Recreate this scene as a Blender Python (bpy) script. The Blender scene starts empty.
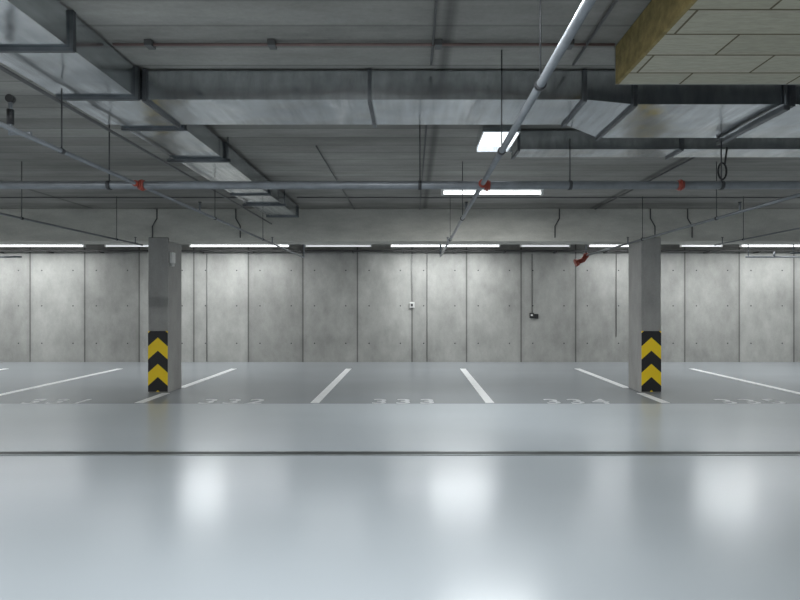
import bpy, bmesh, math, random
from mathutils import Vector, Matrix
random.seed(4)
scene = bpy.context.scene
scene.view_settings.view_transform = 'Standard'
H = 1.37; F = 533.0
CEIL = 2.88; WALL = 12.8
XL, XR, YB = -13.0, 13.0, -7.0

# ------------------------------------------------------------ materials
def newmat(name):
    m = bpy.data.materials.new(name); m.use_nodes = True
    nt = m.node_tree
    return m, nt, nt.nodes['Principled BSDF']
def N(nt, t, **kw):
    n = nt.nodes.new(t)
    for k, v in kw.items(): setattr(n, k, v)
    return n
def math_(nt, op, a, b=None, c=None):
    n = N(nt, 'ShaderNodeMath', operation=op)
    for i, v in enumerate((a, b, c)):
        if v is None: continue
        if isinstance(v, (int, float)): n.inputs[i].default_value = v
        else: nt.links.new(v, n.inputs[i])
    return n.outputs[0]
def noise(nt, vec, scale, detail=4, rough=0.6):
    n = N(nt, 'ShaderNodeTexNoise'); n.inputs['Scale'].default_value = scale
    n.inputs['Detail'].default_value = detail; n.inputs['Roughness'].default_value = rough
    nt.links.new(vec, n.inputs['Vector']); return n.outputs['Fac']
def mapping(nt, vec, scale=(1, 1, 1), loc=(0, 0, 0)):
    n = N(nt, 'ShaderNodeMapping'); n.inputs['Scale'].default_value = scale
    n.inputs['Location'].default_value = loc
    nt.links.new(vec, n.inputs['Vector']); return n.outputs[0]
def mrange(nt, v, a, b, c, d):
    n = N(nt, 'ShaderNodeMapRange')
    nt.links.new(v, n.inputs[0])
    for i, x in enumerate((a, b, c, d)): n.inputs[i + 1].default_value = x
    return n.outputs[0]
def mulcol(nt, col, fac):
    n = N(nt, 'ShaderNodeVectorMath', operation='SCALE')
    if isinstance(col, tuple): n.inputs[0].default_value = col
    else: nt.links.new(col, n.inputs[0])
    nt.links.new(fac, n.inputs['Scale']); return n.outputs[0]
def bump(nt, b, h, strength, dist=0.01):
    n = N(nt, 'ShaderNodeBump'); n.inputs['Strength'].default_value = strength
    n.inputs['Distance'].default_value = dist
    nt.links.new(h, n.inputs['Height']); nt.links.new(n.outputs[0], b.inputs['Normal'])

def plain(name, col, rough=0.5, metal=0.0, var=0.15, sc=8, bmp=0):
    m, nt, b = newmat(name)
    tc = N(nt, 'ShaderNodeTexCoord')
    f = noise(nt, tc.outputs['Object'], sc)
    f = mrange(nt, f, 0.3, 0.7, 1 - var, 1 + var)
    b.inputs['Roughness'].default_value = rough
    if bmp:   # rolled sheet metal: streaks + slight oil-canning
        s = noise(nt, mapping(nt, tc.outputs['Object'], (9, .7, 3)), 2.0, 5, .65)
        f = math_(nt, 'MULTIPLY', f, mrange(nt, s, .25, .75, .70, 1.2))
        nt.links.new(mrange(nt, s, .25, .75, rough*1.5, rough*.7), b.inputs['Roughness'])
        bump(nt, b, noise(nt, tc.outputs['Object'], 3.0, 1, .4), bmp, 0.05)
    nt.links.new(mulcol(nt, col, f), b.inputs['Base Color'])
    b.inputs['Metallic'].default_value = metal
    return m

def concrete(name, col, panel=None, off=0.0, axis=0, stretch=(1, 1, 0.35), var=0.22, joint=0.45, planks=None, pv=.1):
    m, nt, b = newmat(name)
    tc = N(nt, 'ShaderNodeTexCoord'); P = tc.outputs['Object']
    sep = N(nt, 'ShaderNodeSeparateXYZ'); nt.links.new(P, sep.inputs[0])
    big = noise(nt, mapping(nt, P, stretch), 0.9, 6, 0.6)
    med = noise(nt, mapping(nt, P, stretch, (3, 7, 1)), 4.0, 8, 0.7)
    fine = noise(nt, P, 45, 3, 0.6)
    f = math_(nt, 'MULTIPLY', mrange(nt, big, 0.2, 0.8, 1 - var*1.4, 1 + var*1.4), mrange(nt, med, 0.2, 0.8, 1 - var * .8, 1 + var * .8))
    f = math_(nt, 'MULTIPLY', f, mrange(nt, fine, 0.3, 0.7, 0.95, 1.05))
    if panel:
        u = math_(nt, 'DIVIDE', math_(nt, 'SUBTRACT', sep.outputs[axis], off), panel)
        wn = N(nt, 'ShaderNodeTexWhiteNoise', noise_dimensions='1D')
        nt.links.new(math_(nt, 'FLOOR', u), wn.inputs['W'])
        f = math_(nt, 'MULTIPLY', f, mrange(nt, wn.outputs[0], 0, 1, 1-pv, 1+pv))
        fr = math_(nt, 'FRACT', u)
        d = math_(nt, 'MINIMUM', fr, math_(nt, 'SUBTRACT', 1.0, fr))
        f = math_(nt, 'MULTIPLY', f, mrange(nt, d, 0.004, 0.018, joint, 1.0))
        f = math_(nt, 'MULTIPLY', f, mrange(nt, d, 0.0, 0.09, 0.88, 1.0))
    if planks:
        ax, w = planks
        u = math_(nt, 'DIVIDE', sep.outputs[ax], w)
        wn = N(nt, 'ShaderNodeTexWhiteNoise', noise_dimensions='1D')
        nt.links.new(math_(nt, 'FLOOR', u), wn.inputs['W'])
        f = math_(nt, 'MULTIPLY', f, mrange(nt, wn.outputs[0], 0, 1, 0.82, 1.14))
        fr = math_(nt, 'FRACT', u)
        d = math_(nt, 'MINIMUM', fr, math_(nt, 'SUBTRACT', 1.0, fr))
        f = math_(nt, 'MULTIPLY', f, mrange(nt, d, 0.0, 0.06, 0.65, 1.0))
    vo = N(nt, 'ShaderNodeTexVoronoi'); vo.inputs['Scale'].default_value = 9
    nt.links.new(P, vo.inputs['Vector'])
    f = math_(nt, 'MULTIPLY', f, mrange(nt, vo.outputs['Distance'], 0.03, 0.09, 0.85, 1.0))
    nt.links.new(mulcol(nt, col, f), b.inputs['Base Color'])
    b.inputs['Roughness'].default_value = 0.8
    bump(nt, b, med, 0.2)
    return m

M_wall = concrete('wall_concrete', (0.375, 0.375, 0.355), panel=1.31, off=-9.17, var=.26, pv=.14, stretch=(1, 1, .6), joint=.35)
M_wall2 = concrete('side_wall_concrete', (0.38, 0.38, 0.36), panel=1.31, axis=1)
M_beam = concrete('beam_concrete', (0.50, 0.49, 0.445), stretch=(0.5, 1, 1.5), var=0.24)
M_col = concrete('column_concrete', (0.35, 0.345, 0.33), stretch=(1.5, 1.5, .5), var=0.2)
M_ceil = concrete('ceiling_concrete', (0.265, 0.258, 0.238), panel=2.6, off=0.2, stretch=(0.35, 1.3, 1), var=0.36, joint=0.55, planks=(1, 0.24))
M_galv = plain('galvanised_steel', (0.66, 0.69, 0.71), 0.18, 1.0, 0.12, 3, 0.28)
M_galvd = plain('duct_flange_steel', (0.15, 0.16, 0.17), 0.4, 0.8, 0.2)
M_pipe = plain('pipe_steel', (0.20, 0.215, 0.23), 0.4, 0.5, 0.15)
M_dark = plain('dark_metal', (0.05, 0.052, 0.055), 0.5, 0.3)
M_black = plain('black_plastic', (0.015, 0.015, 0.016), 0.45)
M_red = plain('red_coupling', (0.26, 0.04, 0.022), 0.45)
M_white = plain('white_plastic', (0.7, 0.7, 0.68), 0.4, 0, 0.05)
M_cond = plain('conduit_grey', (0.10, 0.10, 0.10), 0.5)
M_pink = plain('conduit_copper', (0.17, 0.11, 0.10), 0.5)
M_drain = plain('drain_grate', (0.05, 0.06, 0.06), 0.5, 0.4)
M_drainedge = plain('drain_edge', (0.30, 0.33, 0.34), 0.35, 0.3)
M_paint = plain('white_road_paint', (0.86, 0.87, 0.87), 0.4, 0, 0.06)
M_num = plain('number_paint', (0.66, 0.68, 0.70), 0.4, 0, 0.25, 10)
M_tray = plain('cable_tray_dark', (0.07, 0.07, 0.07), 0.5, 0.4)
M_rear = plain('added_rear_grey', (0.16, 0.165, 0.165), 0.6, 0.2, 0.2)  # grey for the unseen sheet added behind the casing

def emit(name, s):
    m, nt, b = newmat(name)
    b.inputs['Base Color'].default_value = (.9, .9, .9, 1)
    b.inputs['Emission Color'].default_value = (0.93, 0.97, 1, 1)
    b.inputs['Emission Strength'].default_value = s
    return m
M_tube = emit('fluorescent_tube', 3)
M_tubed = emit('fluorescent_tube_dim', 0.6)
M_led = emit('light_diffuser', 1.4)

def insul(name, col, line):
    m, nt, b = newmat(name)
    tc = N(nt, 'ShaderNodeTexCoord'); P = tc.outputs['Object']
    br = N(nt, 'ShaderNodeTexBrick'); nt.links.new(P, br.inputs['Vector'])
    br.inputs['Scale'].default_value = 1.0
    br.inputs['Brick Width'].default_value = 0.62; br.inputs['Row Height'].default_value = 0.21
    br.inputs['Mortar Size'].default_value = 0.006
    br.inputs['Color1'].default_value = (*col, 1); br.inputs['Color2'].default_value = (col[0]*.85, col[1]*.85, col[2]*.83, 1)
    br.inputs['Mortar'].default_value = (*line, 1)
    f = mrange(nt, noise(nt, mapping(nt, P, (1, 6, 6)), 14, 5, .7), 0.3, 0.7, 0.82, 1.12)
    nt.links.new(mulcol(nt, br.outputs['Color'], f), b.inputs['Base Color'])
    b.inputs['Roughness'].default_value = 0.85
    return m
M_ins = insul('mineral_wool_board', (0.41, 0.39, 0.31), (0.11, 0.09, 0.05))
M_inss = plain('mineral_wool_edge', (0.22, 0.17, 0.065), 0.9, 0, 0.3, 20)

def floor_mat():
    m, nt, b = newmat('epoxy_floor')
    tc = N(nt, 'ShaderNodeTexCoord'); P = tc.outputs['Object']
    sep = N(nt, 'ShaderNodeSeparateXYZ'); nt.links.new(P, sep.inputs[0])
    y = sep.outputs[1]
    n1 = noise(nt, mapping(nt, P, (0.5, 1.2, 1)), 0.8, 2, 0.4)
    f = mrange(nt, n1, 0, 1, .90, 1.10)
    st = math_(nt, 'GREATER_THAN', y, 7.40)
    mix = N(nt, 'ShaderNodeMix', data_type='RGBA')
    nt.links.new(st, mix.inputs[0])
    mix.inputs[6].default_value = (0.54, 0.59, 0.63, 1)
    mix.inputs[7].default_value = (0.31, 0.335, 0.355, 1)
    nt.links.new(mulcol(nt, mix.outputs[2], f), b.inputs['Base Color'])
    b.inputs['Roughness'].default_value = 0.225
    return m
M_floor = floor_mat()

def chevron_mat():
    m, nt, b = newmat('yellow_black_chevron')
    tc = N(nt, 'ShaderNodeTexCoord'); P = tc.outputs['Object']
    sep = N(nt, 'ShaderNodeSeparateXYZ'); nt.links.new(P, sep.inputs[0])
    ax = math_(nt, 'ABSOLUTE', sep.outputs[0])
    t = math_(nt, 'ADD', sep.outputs[2], math_(nt, 'MULTIPLY', ax, 0.9))
    u = math_(nt, 'FRACT', math_(nt, 'ADD', math_(nt, 'DIVIDE', t, 0.41), -0.11))
    st = math_(nt, 'GREATER_THAN', u, 0.5)
    mix = N(nt, 'ShaderNodeMix', data_type='RGBA'); nt.links.new(st, mix.inputs[0])
    mix.inputs[6].default_value = (0.012, 0.012, 0.014, 1)
    mix.inputs[7].default_value = (1.0, 0.70, 0.012, 1)
    nt.links.new(mix.outputs[2], b.inputs['Base Color'])
    b.inputs['Roughness'].default_value = 0.45
    return m
M_chev = chevron_mat()

# ------------------------------------------------------------ mesh builder
class B:
    def __init__(s, name, mats):
        s.name = name; s.bm = bmesh.new(); s.mats = mats
    def _set(s, geom_faces, mi, smooth=False):
        for f in geom_faces:
            f.material_index = mi; f.smooth = smooth
    def box(s, x0, x1, y0, y1, z0, z1, mi=0, bev=0.0):
        M = Matrix.Translation(((x0+x1)/2, (y0+y1)/2, (z0+z1)/2)) @ Matrix.Diagonal((x1-x0, y1-y0, z1-z0, 1))
        r = bmesh.ops.create_cube(s.bm, size=1, matrix=M)
        fs = set(f for v in r['verts'] for f in v.link_faces)
        s._set(fs, mi)
        if bev > 0:
            es = list(set(e for v in r['verts'] for e in v.link_edges))
            rr = bmesh.ops.bevel(s.bm, geom=es, offset=bev, segments=2, affect='EDGES', profile=0.5)
            s._set(rr['faces'], mi)
    def hexa(s, pts, mi=0):
        vs = [s.bm.verts.new(p) for p in pts]
        for q in ((0,3,2,1),(4,5,6,7),(0,1,5,4),(1,2,6,5),(2,3,7,6),(3,0,4,7)):
            f = s.bm.faces.new([vs[i] for i in q]); f.material_index = mi
    def cyl(s, a, b, r, mi=0, seg=14, r2=None):
        a = Vector(a); b = Vector(b); d = b - a; L = d.length
        q = d.to_track_quat('Z', 'Y').to_matrix().to_4x4()
        M = Matrix.Translation((a+b)/2) @ q
        res = bmesh.ops.create_cone(s.bm, cap_ends=True, segments=seg, radius1=r, radius2=r if r2 is None else r2, depth=L, matrix=M)
        fs = set(f for v in res['verts'] for f in v.link_faces)
        for f in fs:
            f.material_index = mi; f.smooth = len(f.verts) == 4
    def sph(s, c, r, mi=0):
        res = bmesh.ops.create_uvsphere(s.bm, u_segments=12, v_segments=8, radius=r, matrix=Matrix.Translation(c))
        for f in set(f for v in res['verts'] for f in v.link_faces):
            f.material_index = mi; f.smooth = True
    def path(s, pts, r, mi=0, seg=10):
        for i in range(len(pts)-1):
            s.cyl(pts[i], pts[i+1], r, mi, seg)
            if i: s.sph(pts[i], r*1.02, mi)
    def done(s, loc=(0,0,0), parent=None):
        me = bpy.data.meshes.new(s.name)
        bmesh.ops.recalc_face_normals(s.bm, faces=s.bm.faces)
        s.bm.to_mesh(me); s.bm.free()
        for m in s.mats: me.materials.append(m)
        o = bpy.data.objects.new(s.name, me); o.location = loc
        scene.collection.objects.link(o)
        if parent: o.parent = parent
        return o
def empty(name, loc=(0,0,0)):
    o = bpy.data.objects.new(name, None); o.location = loc
    scene.collection.objects.link(o); return o
def px(x, D): return (x-412)*D/F
def pz(y, D): return H + (305-y)*D/F

# ------------------------------------------------------------ room shell
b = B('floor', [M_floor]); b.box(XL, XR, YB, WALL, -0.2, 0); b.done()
b = B('ceiling', [M_ceil]); b.box(XL, XR, YB, WALL, CEIL, CEIL+0.2); b.done()
b = B('wall_back', [M_wall, M_dark]); b.box(XL, XR, WALL, WALL+0.2, -0.2, CEIL+.2)
for i in range(-1, 20):
    xx = -9.17 - 1.31 + i*1.31
    for dx in (0.28, 1.03):
        for z in (0.45, 1.35, 2.2):
            if abs(xx+dx) < 12.5: b.cyl((xx+dx, WALL-0.002, z), (xx+dx, WALL+0.01, z), 0.016, 1, 10)
b.done()
b = B('wall_left', [M_wall2]); b.box(XL-.2, XL, YB, WALL, -.2, CEIL+.2); b.done()
b = B('wall_right', [M_wall2]); b.box(XR, XR+.2, YB, WALL, -.2, CEIL+.2); b.done()
b = B('wall_front', [M_wall2]); b.box(XL, XR, YB-.2, YB, -.2, CEIL+.2); b.done()
BZ = 2.365
b = B('ceiling_beam', [M_beam]); b.box(XL, XR, 8.33, 8.76, BZ, CEIL, 0, 0.012)
b.done()

for cx in (-3.955, 3.725, -11.4, 11.4):
    e = empty('concrete_column', (cx, 8.55, 0))
    c = B('shaft', [M_col]); c.box(-.155, .155, -.25, .25, 0, BZ+0.06, 0, 0.012); c.done(parent=e)
    c = B('warning_plate', [M_chev]); c.box(-.152, .152, -.257, -.2505, 0.02, 0.965); c.done(parent=e)
    if cx < 0 and cx > -5:
        c = B('sensor_box', [M_white]); c.box(.156, .20, -.2, -.08, 2.03, 2.2, 0, .008)
        c.cyl((.178, -.14, 1.98), (.178, -.14, 2.03), .03); c.done(parent=e)

# ------------------------------------------------------------ floor markings
for X in (-8.72, -6.27, -3.82, -1.36, 1.09, 3.55, 6.0, 8.45):
    b = B('parking_line', [M_paint])
    if abs(X-3.55) < .1 or abs(X+3.82) < .1:
        b.box(X-.06, X+.06, 7.45, 8.28, 0.0, 0.004); b.box(X-.06, X+.06, 8.81, 11.45, 0.0, 0.004)
    else: b.box(X-.06, X+.06, 7.45, 11.45, 0.0, 0.004)
    b.done()
nums = ['330', '331', '332', '333', '334', '335']
for i, cx in enumerate((-7.5, -5.02, -2.55, -0.12, 2.33, 4.8)):
    cu = bpy.data.curves.new('n', 'FONT'); cu.body = nums[i]; cu.size = 0.50; cu.align_x = 'CENTER'
    cu.space_character = 1.35; cu.extrude = 0.001; cu.offset = 0.006
    t = bpy.data.objects.new('tmp', cu); scene.collection.objects.link(t)
    dg = bpy.context.evaluated_depsgraph_get(); dg.update()
    me = bpy.data.meshes.new_from_object(t.evaluated_get(dg)); bpy.data.objects.remove(t)
    me.materials.clear(); me.materials.append(M_num)
    o = bpy.data.objects.new('parking_number', me); o.location = (cx, 7.40, 0.002); scene.collection.objects.link(o)

b = B('floor_drain_channel', [M_drain, M_drainedge])
b.box(XL+.01, XR-.01, 4.87, 4.96, 0, .004, 0)
b.box(XL+.01, XR-.01, 4.845, 4.87, 0, .005, 1); b.box(XL+.01, XR-.01, 4.96, 4.985, 0, .005, 1)
b.done()

# ------------------------------------------------------------ ducts
def flange(b, axis, p, a0, a1, z0, z1, t=0.012, o=0.018, mi=1):
    if axis == 'x':
        b.box(p-t, p+t, a0-o, a1+o, z0-o, z0, mi); b.box(p-t, p+t, a0-o, a1+o, z1, z1+o*.5, mi)
        b.box(p-t, p+t, a0-o, a0, z0, z1, mi); b.box(p-t, p+t, a1, a1+o, z0, z1, mi)
    else:
        b.box(a0-o, a1+o, p-t, p+t, z0-o, z0, mi); b.box(a0-o, a1+o, p-t, p+t, z1, z1+o*.5, mi)
        b.box(a0-o, a0, p-t, p+t, z0, z1, mi); b.box(a1, a1+o, p-t, p+t, z0, z1, mi)
ZB, ZT = 2.68, 2.865
b = B('ventilation_duct', [M_galv, M_galvd])
b.box(-2.22, 1.10, 3.40, 3.87, ZB, ZT, 0)
for x in (-1.70, -0.27, 1.10): flange(b, 'x', x, 3.40, 3.87, ZB, ZT-.005)
b.hexa([(1.112,3.40,ZB),(1.42,3.40,ZB-.03),(1.42,4.08,ZB-.03),(1.112,3.87,ZB),
        (1.112,3.40,ZT),(1.42,3.40,ZT),(1.42,4.08,ZT),(1.112,3.87,ZT)], 0)
b.box(1.42, 6.5, 3.40, 4.08, ZB-.03, ZT, 0)
for x in (1.42, 2.42, 3.9, 5.3): flange(b, 'x', x, 3.40, 4.08, ZB-.03, ZT-.005)
b.box(2.35, 2.39, 3.37, 4.12, ZB-.075, ZB-.05, 1)
for y in (3.385, 4.11): b.cyl((2.37, y, ZB-.07), (2.37, y, CEIL-.003), .006, 1, 6)
b.box(-2.22, -1.74, -5.0, 3.40, ZB, ZT, 0)
for y in (-2.5, -1.0, 0.4, 1.6, 2.72, 3.36): flange(b, 'y', y, -2.22, -1.74, ZB, ZT-.005)
ZT2 = 2.83
b.box(-2.13, -1.69, 3.87, 7.90, ZB, ZT2, 0)
for y in (3.95, 4.82, 6.3, 7.86): flange(b, 'y', y, -2.13, -1.69, ZB, ZT2)
b.box(-2.10, -1.72, 7.90, 7.93, ZB+.02, ZT2-.02, 1)
for y in (4.78, 6.9):
    b.box(-2.19, -1.63, y-.015, y+.015, ZB-.03, ZB-.001, 1)
    b.cyl((-2.17, y, ZB-.03), (-2.17, y, CEIL-.003), .005, 1, 6); b.cyl((-1.65, y, ZB-.03), (-1.65, y, CEIL-.003), .005, 1, 6)
b.done()

b = B('ventilation_duct', [M_galv, M_galvd])
b.box(0.90, 8.0, 4.55, 4.80, 2.70, 2.86, 0)
for x in (0.91, 2.3, 3.7, 5.1): flange(b, 'x', x, 4.55, 4.80, 2.70, 2.855)
b.done()

# bright luminaire beside the duct
e = empty('ceiling_light_panel', (0.70, 4.34, 2.72))
c = B('housing', [M_galv]); c.box(-.15, .15, -.18, .19, 0, .10, 0, .004); c.box(-.15, .15, .18, .20, -.05, .02)
c.cyl((0, 0, .1), (0, 0, CEIL-2.723), .02); c.done(parent=e)
c = B('diffuser', [M_led]); c.box(-.135, .135, -.165, .165, -.012, -.001, 0, .002); c.done(parent=e)

b = B('insulated_duct_casing', [M_ins, M_inss, M_rear])
b.box(1.20, 6.0, -1.5, 3.09, 2.65, 2.665, 0)
b.box(1.18, 6.0, -1.5, 3.09, 2.665, 2.87, 1)
b.box(1.18, 1.20, -1.5, 3.09, 2.65, 2.665, 1)
b.box(1.18, 6.0, 3.09, 3.10, 2.65, 2.87, 2)  # unseen rear sheet, added so the duct face mirrors grey instead of brown
b.done()

# ------------------------------------------------------------ sprinkler pipes
PZ = 2.28; CY = 4.05
b = B('sprinkler_pipework', [M_pipe, M_red, M_dark])
b.cyl((XL+.01, CY, PZ), (XR-.01, CY, PZ), .030, 0, 18)
def coup(c, d, r=.036, L=.045):
    c = Vector(c); d = Vector(d).normalized()
    b.cyl(c-d*L/2, c+d*L/2, r, 1, 16)
    b.cyl(c-d*L*.15, c+d*L*.15, r*1.2, 1, 16)
for x in (px(142, CY), px(487, CY), px(680, CY)):
    coup((x, CY, PZ), (1, 0, 0))
LX = [(0.53, 0.6, 9.9, .018), (-2.07, 1.0, 10.2, .013), (3.2, 1.0, 9.8, .015), (-4.1, 1.0, 8.1, .012), (4.6, 1.0, 8.1, .010)]
for X, y0, y1, r in LX:
    b.cyl((X, y0, PZ), (X, y1, PZ), r, 0, 14)
    coup((X, CY-.06, PZ), (0, 1, 0), r*1.5, .03)
    for y in (2.2, 3.15, 5.6, 7.4):
        if y < y1:
            top = CEIL-.003
            if abs(X+2.07) < .1 and y < 8: top = ZB-.03
            if X > 1 and y < 3.3: top = 2.645
            b.cyl((X, y, PZ), (X, y, top), .004, 2, 6)
            b.cyl((X, y-.012, PZ), (X, y+.012, PZ), r*1.35, 2, 12)
    for y in (5.2, 7.9):
        if y < y1:
            b.cyl((X, y, PZ), (X, y, PZ+.09), r*.7, 0, 8); b.cyl((X, y, PZ+.09), (X, y, PZ+.095), .018, 2, 10)
# red elbow and stub at the end of the right-hand branch
b.sph((3.2, 9.8, PZ), .055, 1)
b.path([(3.2, 9.8, PZ), (3.15, 9.8, PZ-.08), (3.05, 9.8, PZ-.12)], .045, 1)
b.cyl((3.05, 9.8, PZ-.12), (3.0, 9.8, PZ-.14), .07, 1, 14)
b.cyl((3.2, 9.8, PZ), (3.2, 9.8, CEIL-.003), .015, 0, 10)
b.cyl((0.53, 9.9, PZ), (0.53, 9.9, CEIL-.003), .018, 0, 12)
b.cyl((-2.07, 10.2, PZ), (-2.07, 10.2, CEIL-.003), .013, 0, 12)
for x in (-6, -2.3, 0.06, 1.2, 2.35, 4.5, 7.5):
    b.cyl((x, CY, PZ), (x, CY, ZB-.05 if x > 1.1 and x < 6 else CEIL-.003), .005, 2, 6)
    b.cyl((x-.012, CY, PZ), (x+.012, CY, PZ), .036, 2, 14)
b.done()

for x, y in ((-8.3, 10.3), (6.9, 10.3), (7.2, 9.5)):
    b = B('sprinkler_branch', [M_pipe])
    b.path([(x-.45, y, 2.30), (x+.75, y, 2.30)], .018, 0)
    b.cyl((x-.4, y, 2.30), (x-.4, y, CEIL-.003), .010, 0, 8); b.cyl((x+.1, y, 2.30), (x+.1, y, 2.40), .02, 0, 8)
    b.done()

b = B('pressure_gauge', [M_black, M_pipe])
x = -2.20; y = 2.92
b.cyl((x, y, 2.30), (x, y, 2.52), .010, 1, 8); b.cyl((x, y-.012, 2.50), (x, y+.012, 2.50), .022, 0, 14)
b.cyl((-2.085, y, 2.31), (x, y, 2.31), .010, 1, 8)
b.cyl((x, y, 2.36), (x, y, 2.44), .018, 0, 10)
b.done()

# ------------------------------------------------------------ conduits
zc = CEIL-.02
def conduit(pts, r, mi=0, boxes=()):
    b = B('electrical_conduit', [M_cond, M_pink])
    b.path(pts, r, mi)
    for x in boxes: b.box(x-.02, x+.02, 3.02, 3.08, CEIL-.035, CEIL-.003, 0)
    b.done()
conduit([(-2.165, .5, 2.62), (-2.165, 8.2, 2.62)], .011)
conduit([(-1.71, 3.05, zc), (1.16, 3.05, zc)], .008, 1, (-1.5, -.8, 0.15, .9))
conduit([(2.85, 4.9, zc), (2.85, 8.3, zc)], .008)
conduit([(0.12, 0.6, zc), (0.12, 3.3, zc)], .007)
conduit([(1.0, 1.4, zc), (1.0, 3.3, zc)], .008)
conduit([(0.12, 4.2, zc), (0.12, 8.3, zc)], .007)
conduit([(-.9, 5.0, zc), (-.9, 8.3, zc)], .006)
conduit([(XL+.01, 7.4, zc), (-2.3, 7.4, zc)], .008)
conduit([(-1.6, 7.4, zc), (XR-.01, 7.4, zc)], .008)
for X, s in ((-3.98, -1), (3.72, 1), (-2.75, 1), (2.3, -1), (4.3, 1)):
    b = B('cable_drop', [M_cond])
    b.path([(X, 8.315, CEIL-.01), (X, 8.315, 2.72), (X+.07*s, 8.315, 2.60), (X+.07*s, 8.315, 2.42)], .009, 0, 8)
    b.done()
b = B('cable_loop', [M_black])
pts = []
for i in range(15):
    a = math.pi*2*i/14
    pts.append((2.62+.035*math.sin(a), 4.5, 2.50+.07*math.cos(a)))
b.path(pts, .008); b.cyl((2.64, 4.5, 2.55), (2.66, 4.5, 2.70), .008)
b.done()

b = B('cable_tray', [M_tray, M_cond])
b.box(XL+.01, XR-.01, 12.55, 12.78, 2.635, 2.645, 0); b.box(XL+.01, XR-.01, 12.55, 12.56, 2.645, 2.67, 0)
for i in range(21):
    x = -12.2+i*1.2; b.box(x-.015, x+.015, 12.55, 12.79, 2.61, 2.635, 0)
for k in range(3): b.cyl((XL+.01, 12.62+k*.05, 2.655), (XR-.01, 12.62+k*.05, 2.655), .012, 1, 8)
b.done()

b = B('wall_intercom', [M_black, M_white])
x = px(534, 12.75); z = pz(316, 12.75)
b.box(x-.10, x+.0, 12.74, 12.80, z-.05, z+.07, 0, .01); b.box(x+.01, x+.11, 12.75, 12.80, z-.06, z+.05, 0, .01)
b.box(x-.08, x-.03, 12.735, 12.742, z, z+.04, 1)
b.cyl((x-.04, 12.785, z+.05), (x-.04, 12.785, 2.60), .007, 0, 6)
b.done()
b = B('wall_switch_box', [M_white, M_black])
x = px(412, 12.75); z = pz(305, 12.75)
b.box(x-.06, x+.06, 12.76, 12.80, z-.07, z+.07, 0, .01); b.box(x-.02, x+.02, 12.752, 12.762, z-.03, z+.03, 1)
b.cyl((x, 12.785, z+.06), (x, 12.785, 2.60), .006, 0, 6)
b.done()
for xx, zb in ((207, 0.0), (616, .6), (427, 0.0)):
    b = B('wall_conduit', [M_cond])
    b.cyl((px(xx, 12.8), 12.787, zb+.01), (px(xx, 12.8), 12.787, 2.60), .008, 0, 8)
    b.done()

# ------------------------------------------------------------ lamps
def lamp(x, y, z, L=1.3, power=80, dim=False):
    e = empty('fluorescent_lamp', (x, y, z))
    c = B('housing', [M_white]); c.box(-L/2, L/2, -.05, .05, .03, .07, 0, .008)
    c.box(-L/2, -L/2+.03, -.03, .03, -.025, .03); c.box(L/2-.03, L/2, -.03, .03, -.025, .03)
    if z+.07 < CEIL-.006:
        for s in (-.35, .35): c.cyl((s*L, 0, .07), (s*L, 0, CEIL-z-.003), .006, 0, 6)
    c.done(parent=e)
    c = B('tube', [M_tubed if dim else M_tube]); c.cyl((-L/2+.03, 0, 0), (L/2-.03, 0, 0), .018, 0, 12); c.done(parent=e)
    if power:
        l = bpy.data.lights.new('lamp_light', 'AREA'); l.shape = 'RECTANGLE'; l.size = L-.1; l.size_y = .06
        l.energy = power; l.color = (0.955, 0.985, 1.0)
        o = bpy.data.objects.new('lamp_light', l); o.location = (0, 0, -.022); scene.collection.objects.link(o); o.parent = e
for c0, c1, dim in ((-60, 85, 0), (105, 172, 1), (190, 290, 0), (305, 372, 1), (390, 500, 0), (520, 570, 1), (588, 660, 0), (680, 722, 1), (740, 850, 0)):
    xa, xb = px(c0, 12.1), px(c1, 12.1)
    lamp((xa+xb)/2, 12.1, 2.71, xb-xa, 0 if dim else 11.5*(xb-xa), dim)
for c0 in (-70, 195, 460, 725, 980):
    lamp(px(c0, 11.4), 11.4, 2.79, 1.3, 40)
for x in (-8.6, 8.4): lamp(x, 9.9, 2.79, 1.3, 34)
for x in (-5.5, -1.5, 3.6, 6.5): lamp(x, 10.1, 2.79, 1.3, 6)
lamp(px(492, 6.8), 6.8, 2.80, 1.3, 50)
for x in (-9, -4.6, -0.4, 8.5):
    lamp(x, 1.6, 2.80, 1.3, 76)
for x in (-9, -4.5, 0, 4.5, 9):
    lamp(x, -3.2, 2.80, 1.3, 64)
for x in (-9.5, 9.5): lamp(x, 6.8, 2.80, 1.3, 70)

w = bpy.data.worlds.new('world'); scene.world = w; w.use_nodes = True
w.node_tree.nodes['Background'].inputs[0].default_value = (.5, .55, .6, 1)
w.node_tree.nodes['Background'].inputs[1].default_value = 0.3

cam = bpy.data.cameras.new('camera'); co = bpy.data.objects.new('camera', cam)
co.location = (0, 0, H); co.rotation_euler = (math.radians(90), 0, 0)
cam.sensor_width = 36; cam.lens = 36*F/800; cam.shift_x = -12/800; cam.shift_y = 5/800
cam.clip_start = .05
scene.collection.objects.link(co); scene.camera = co
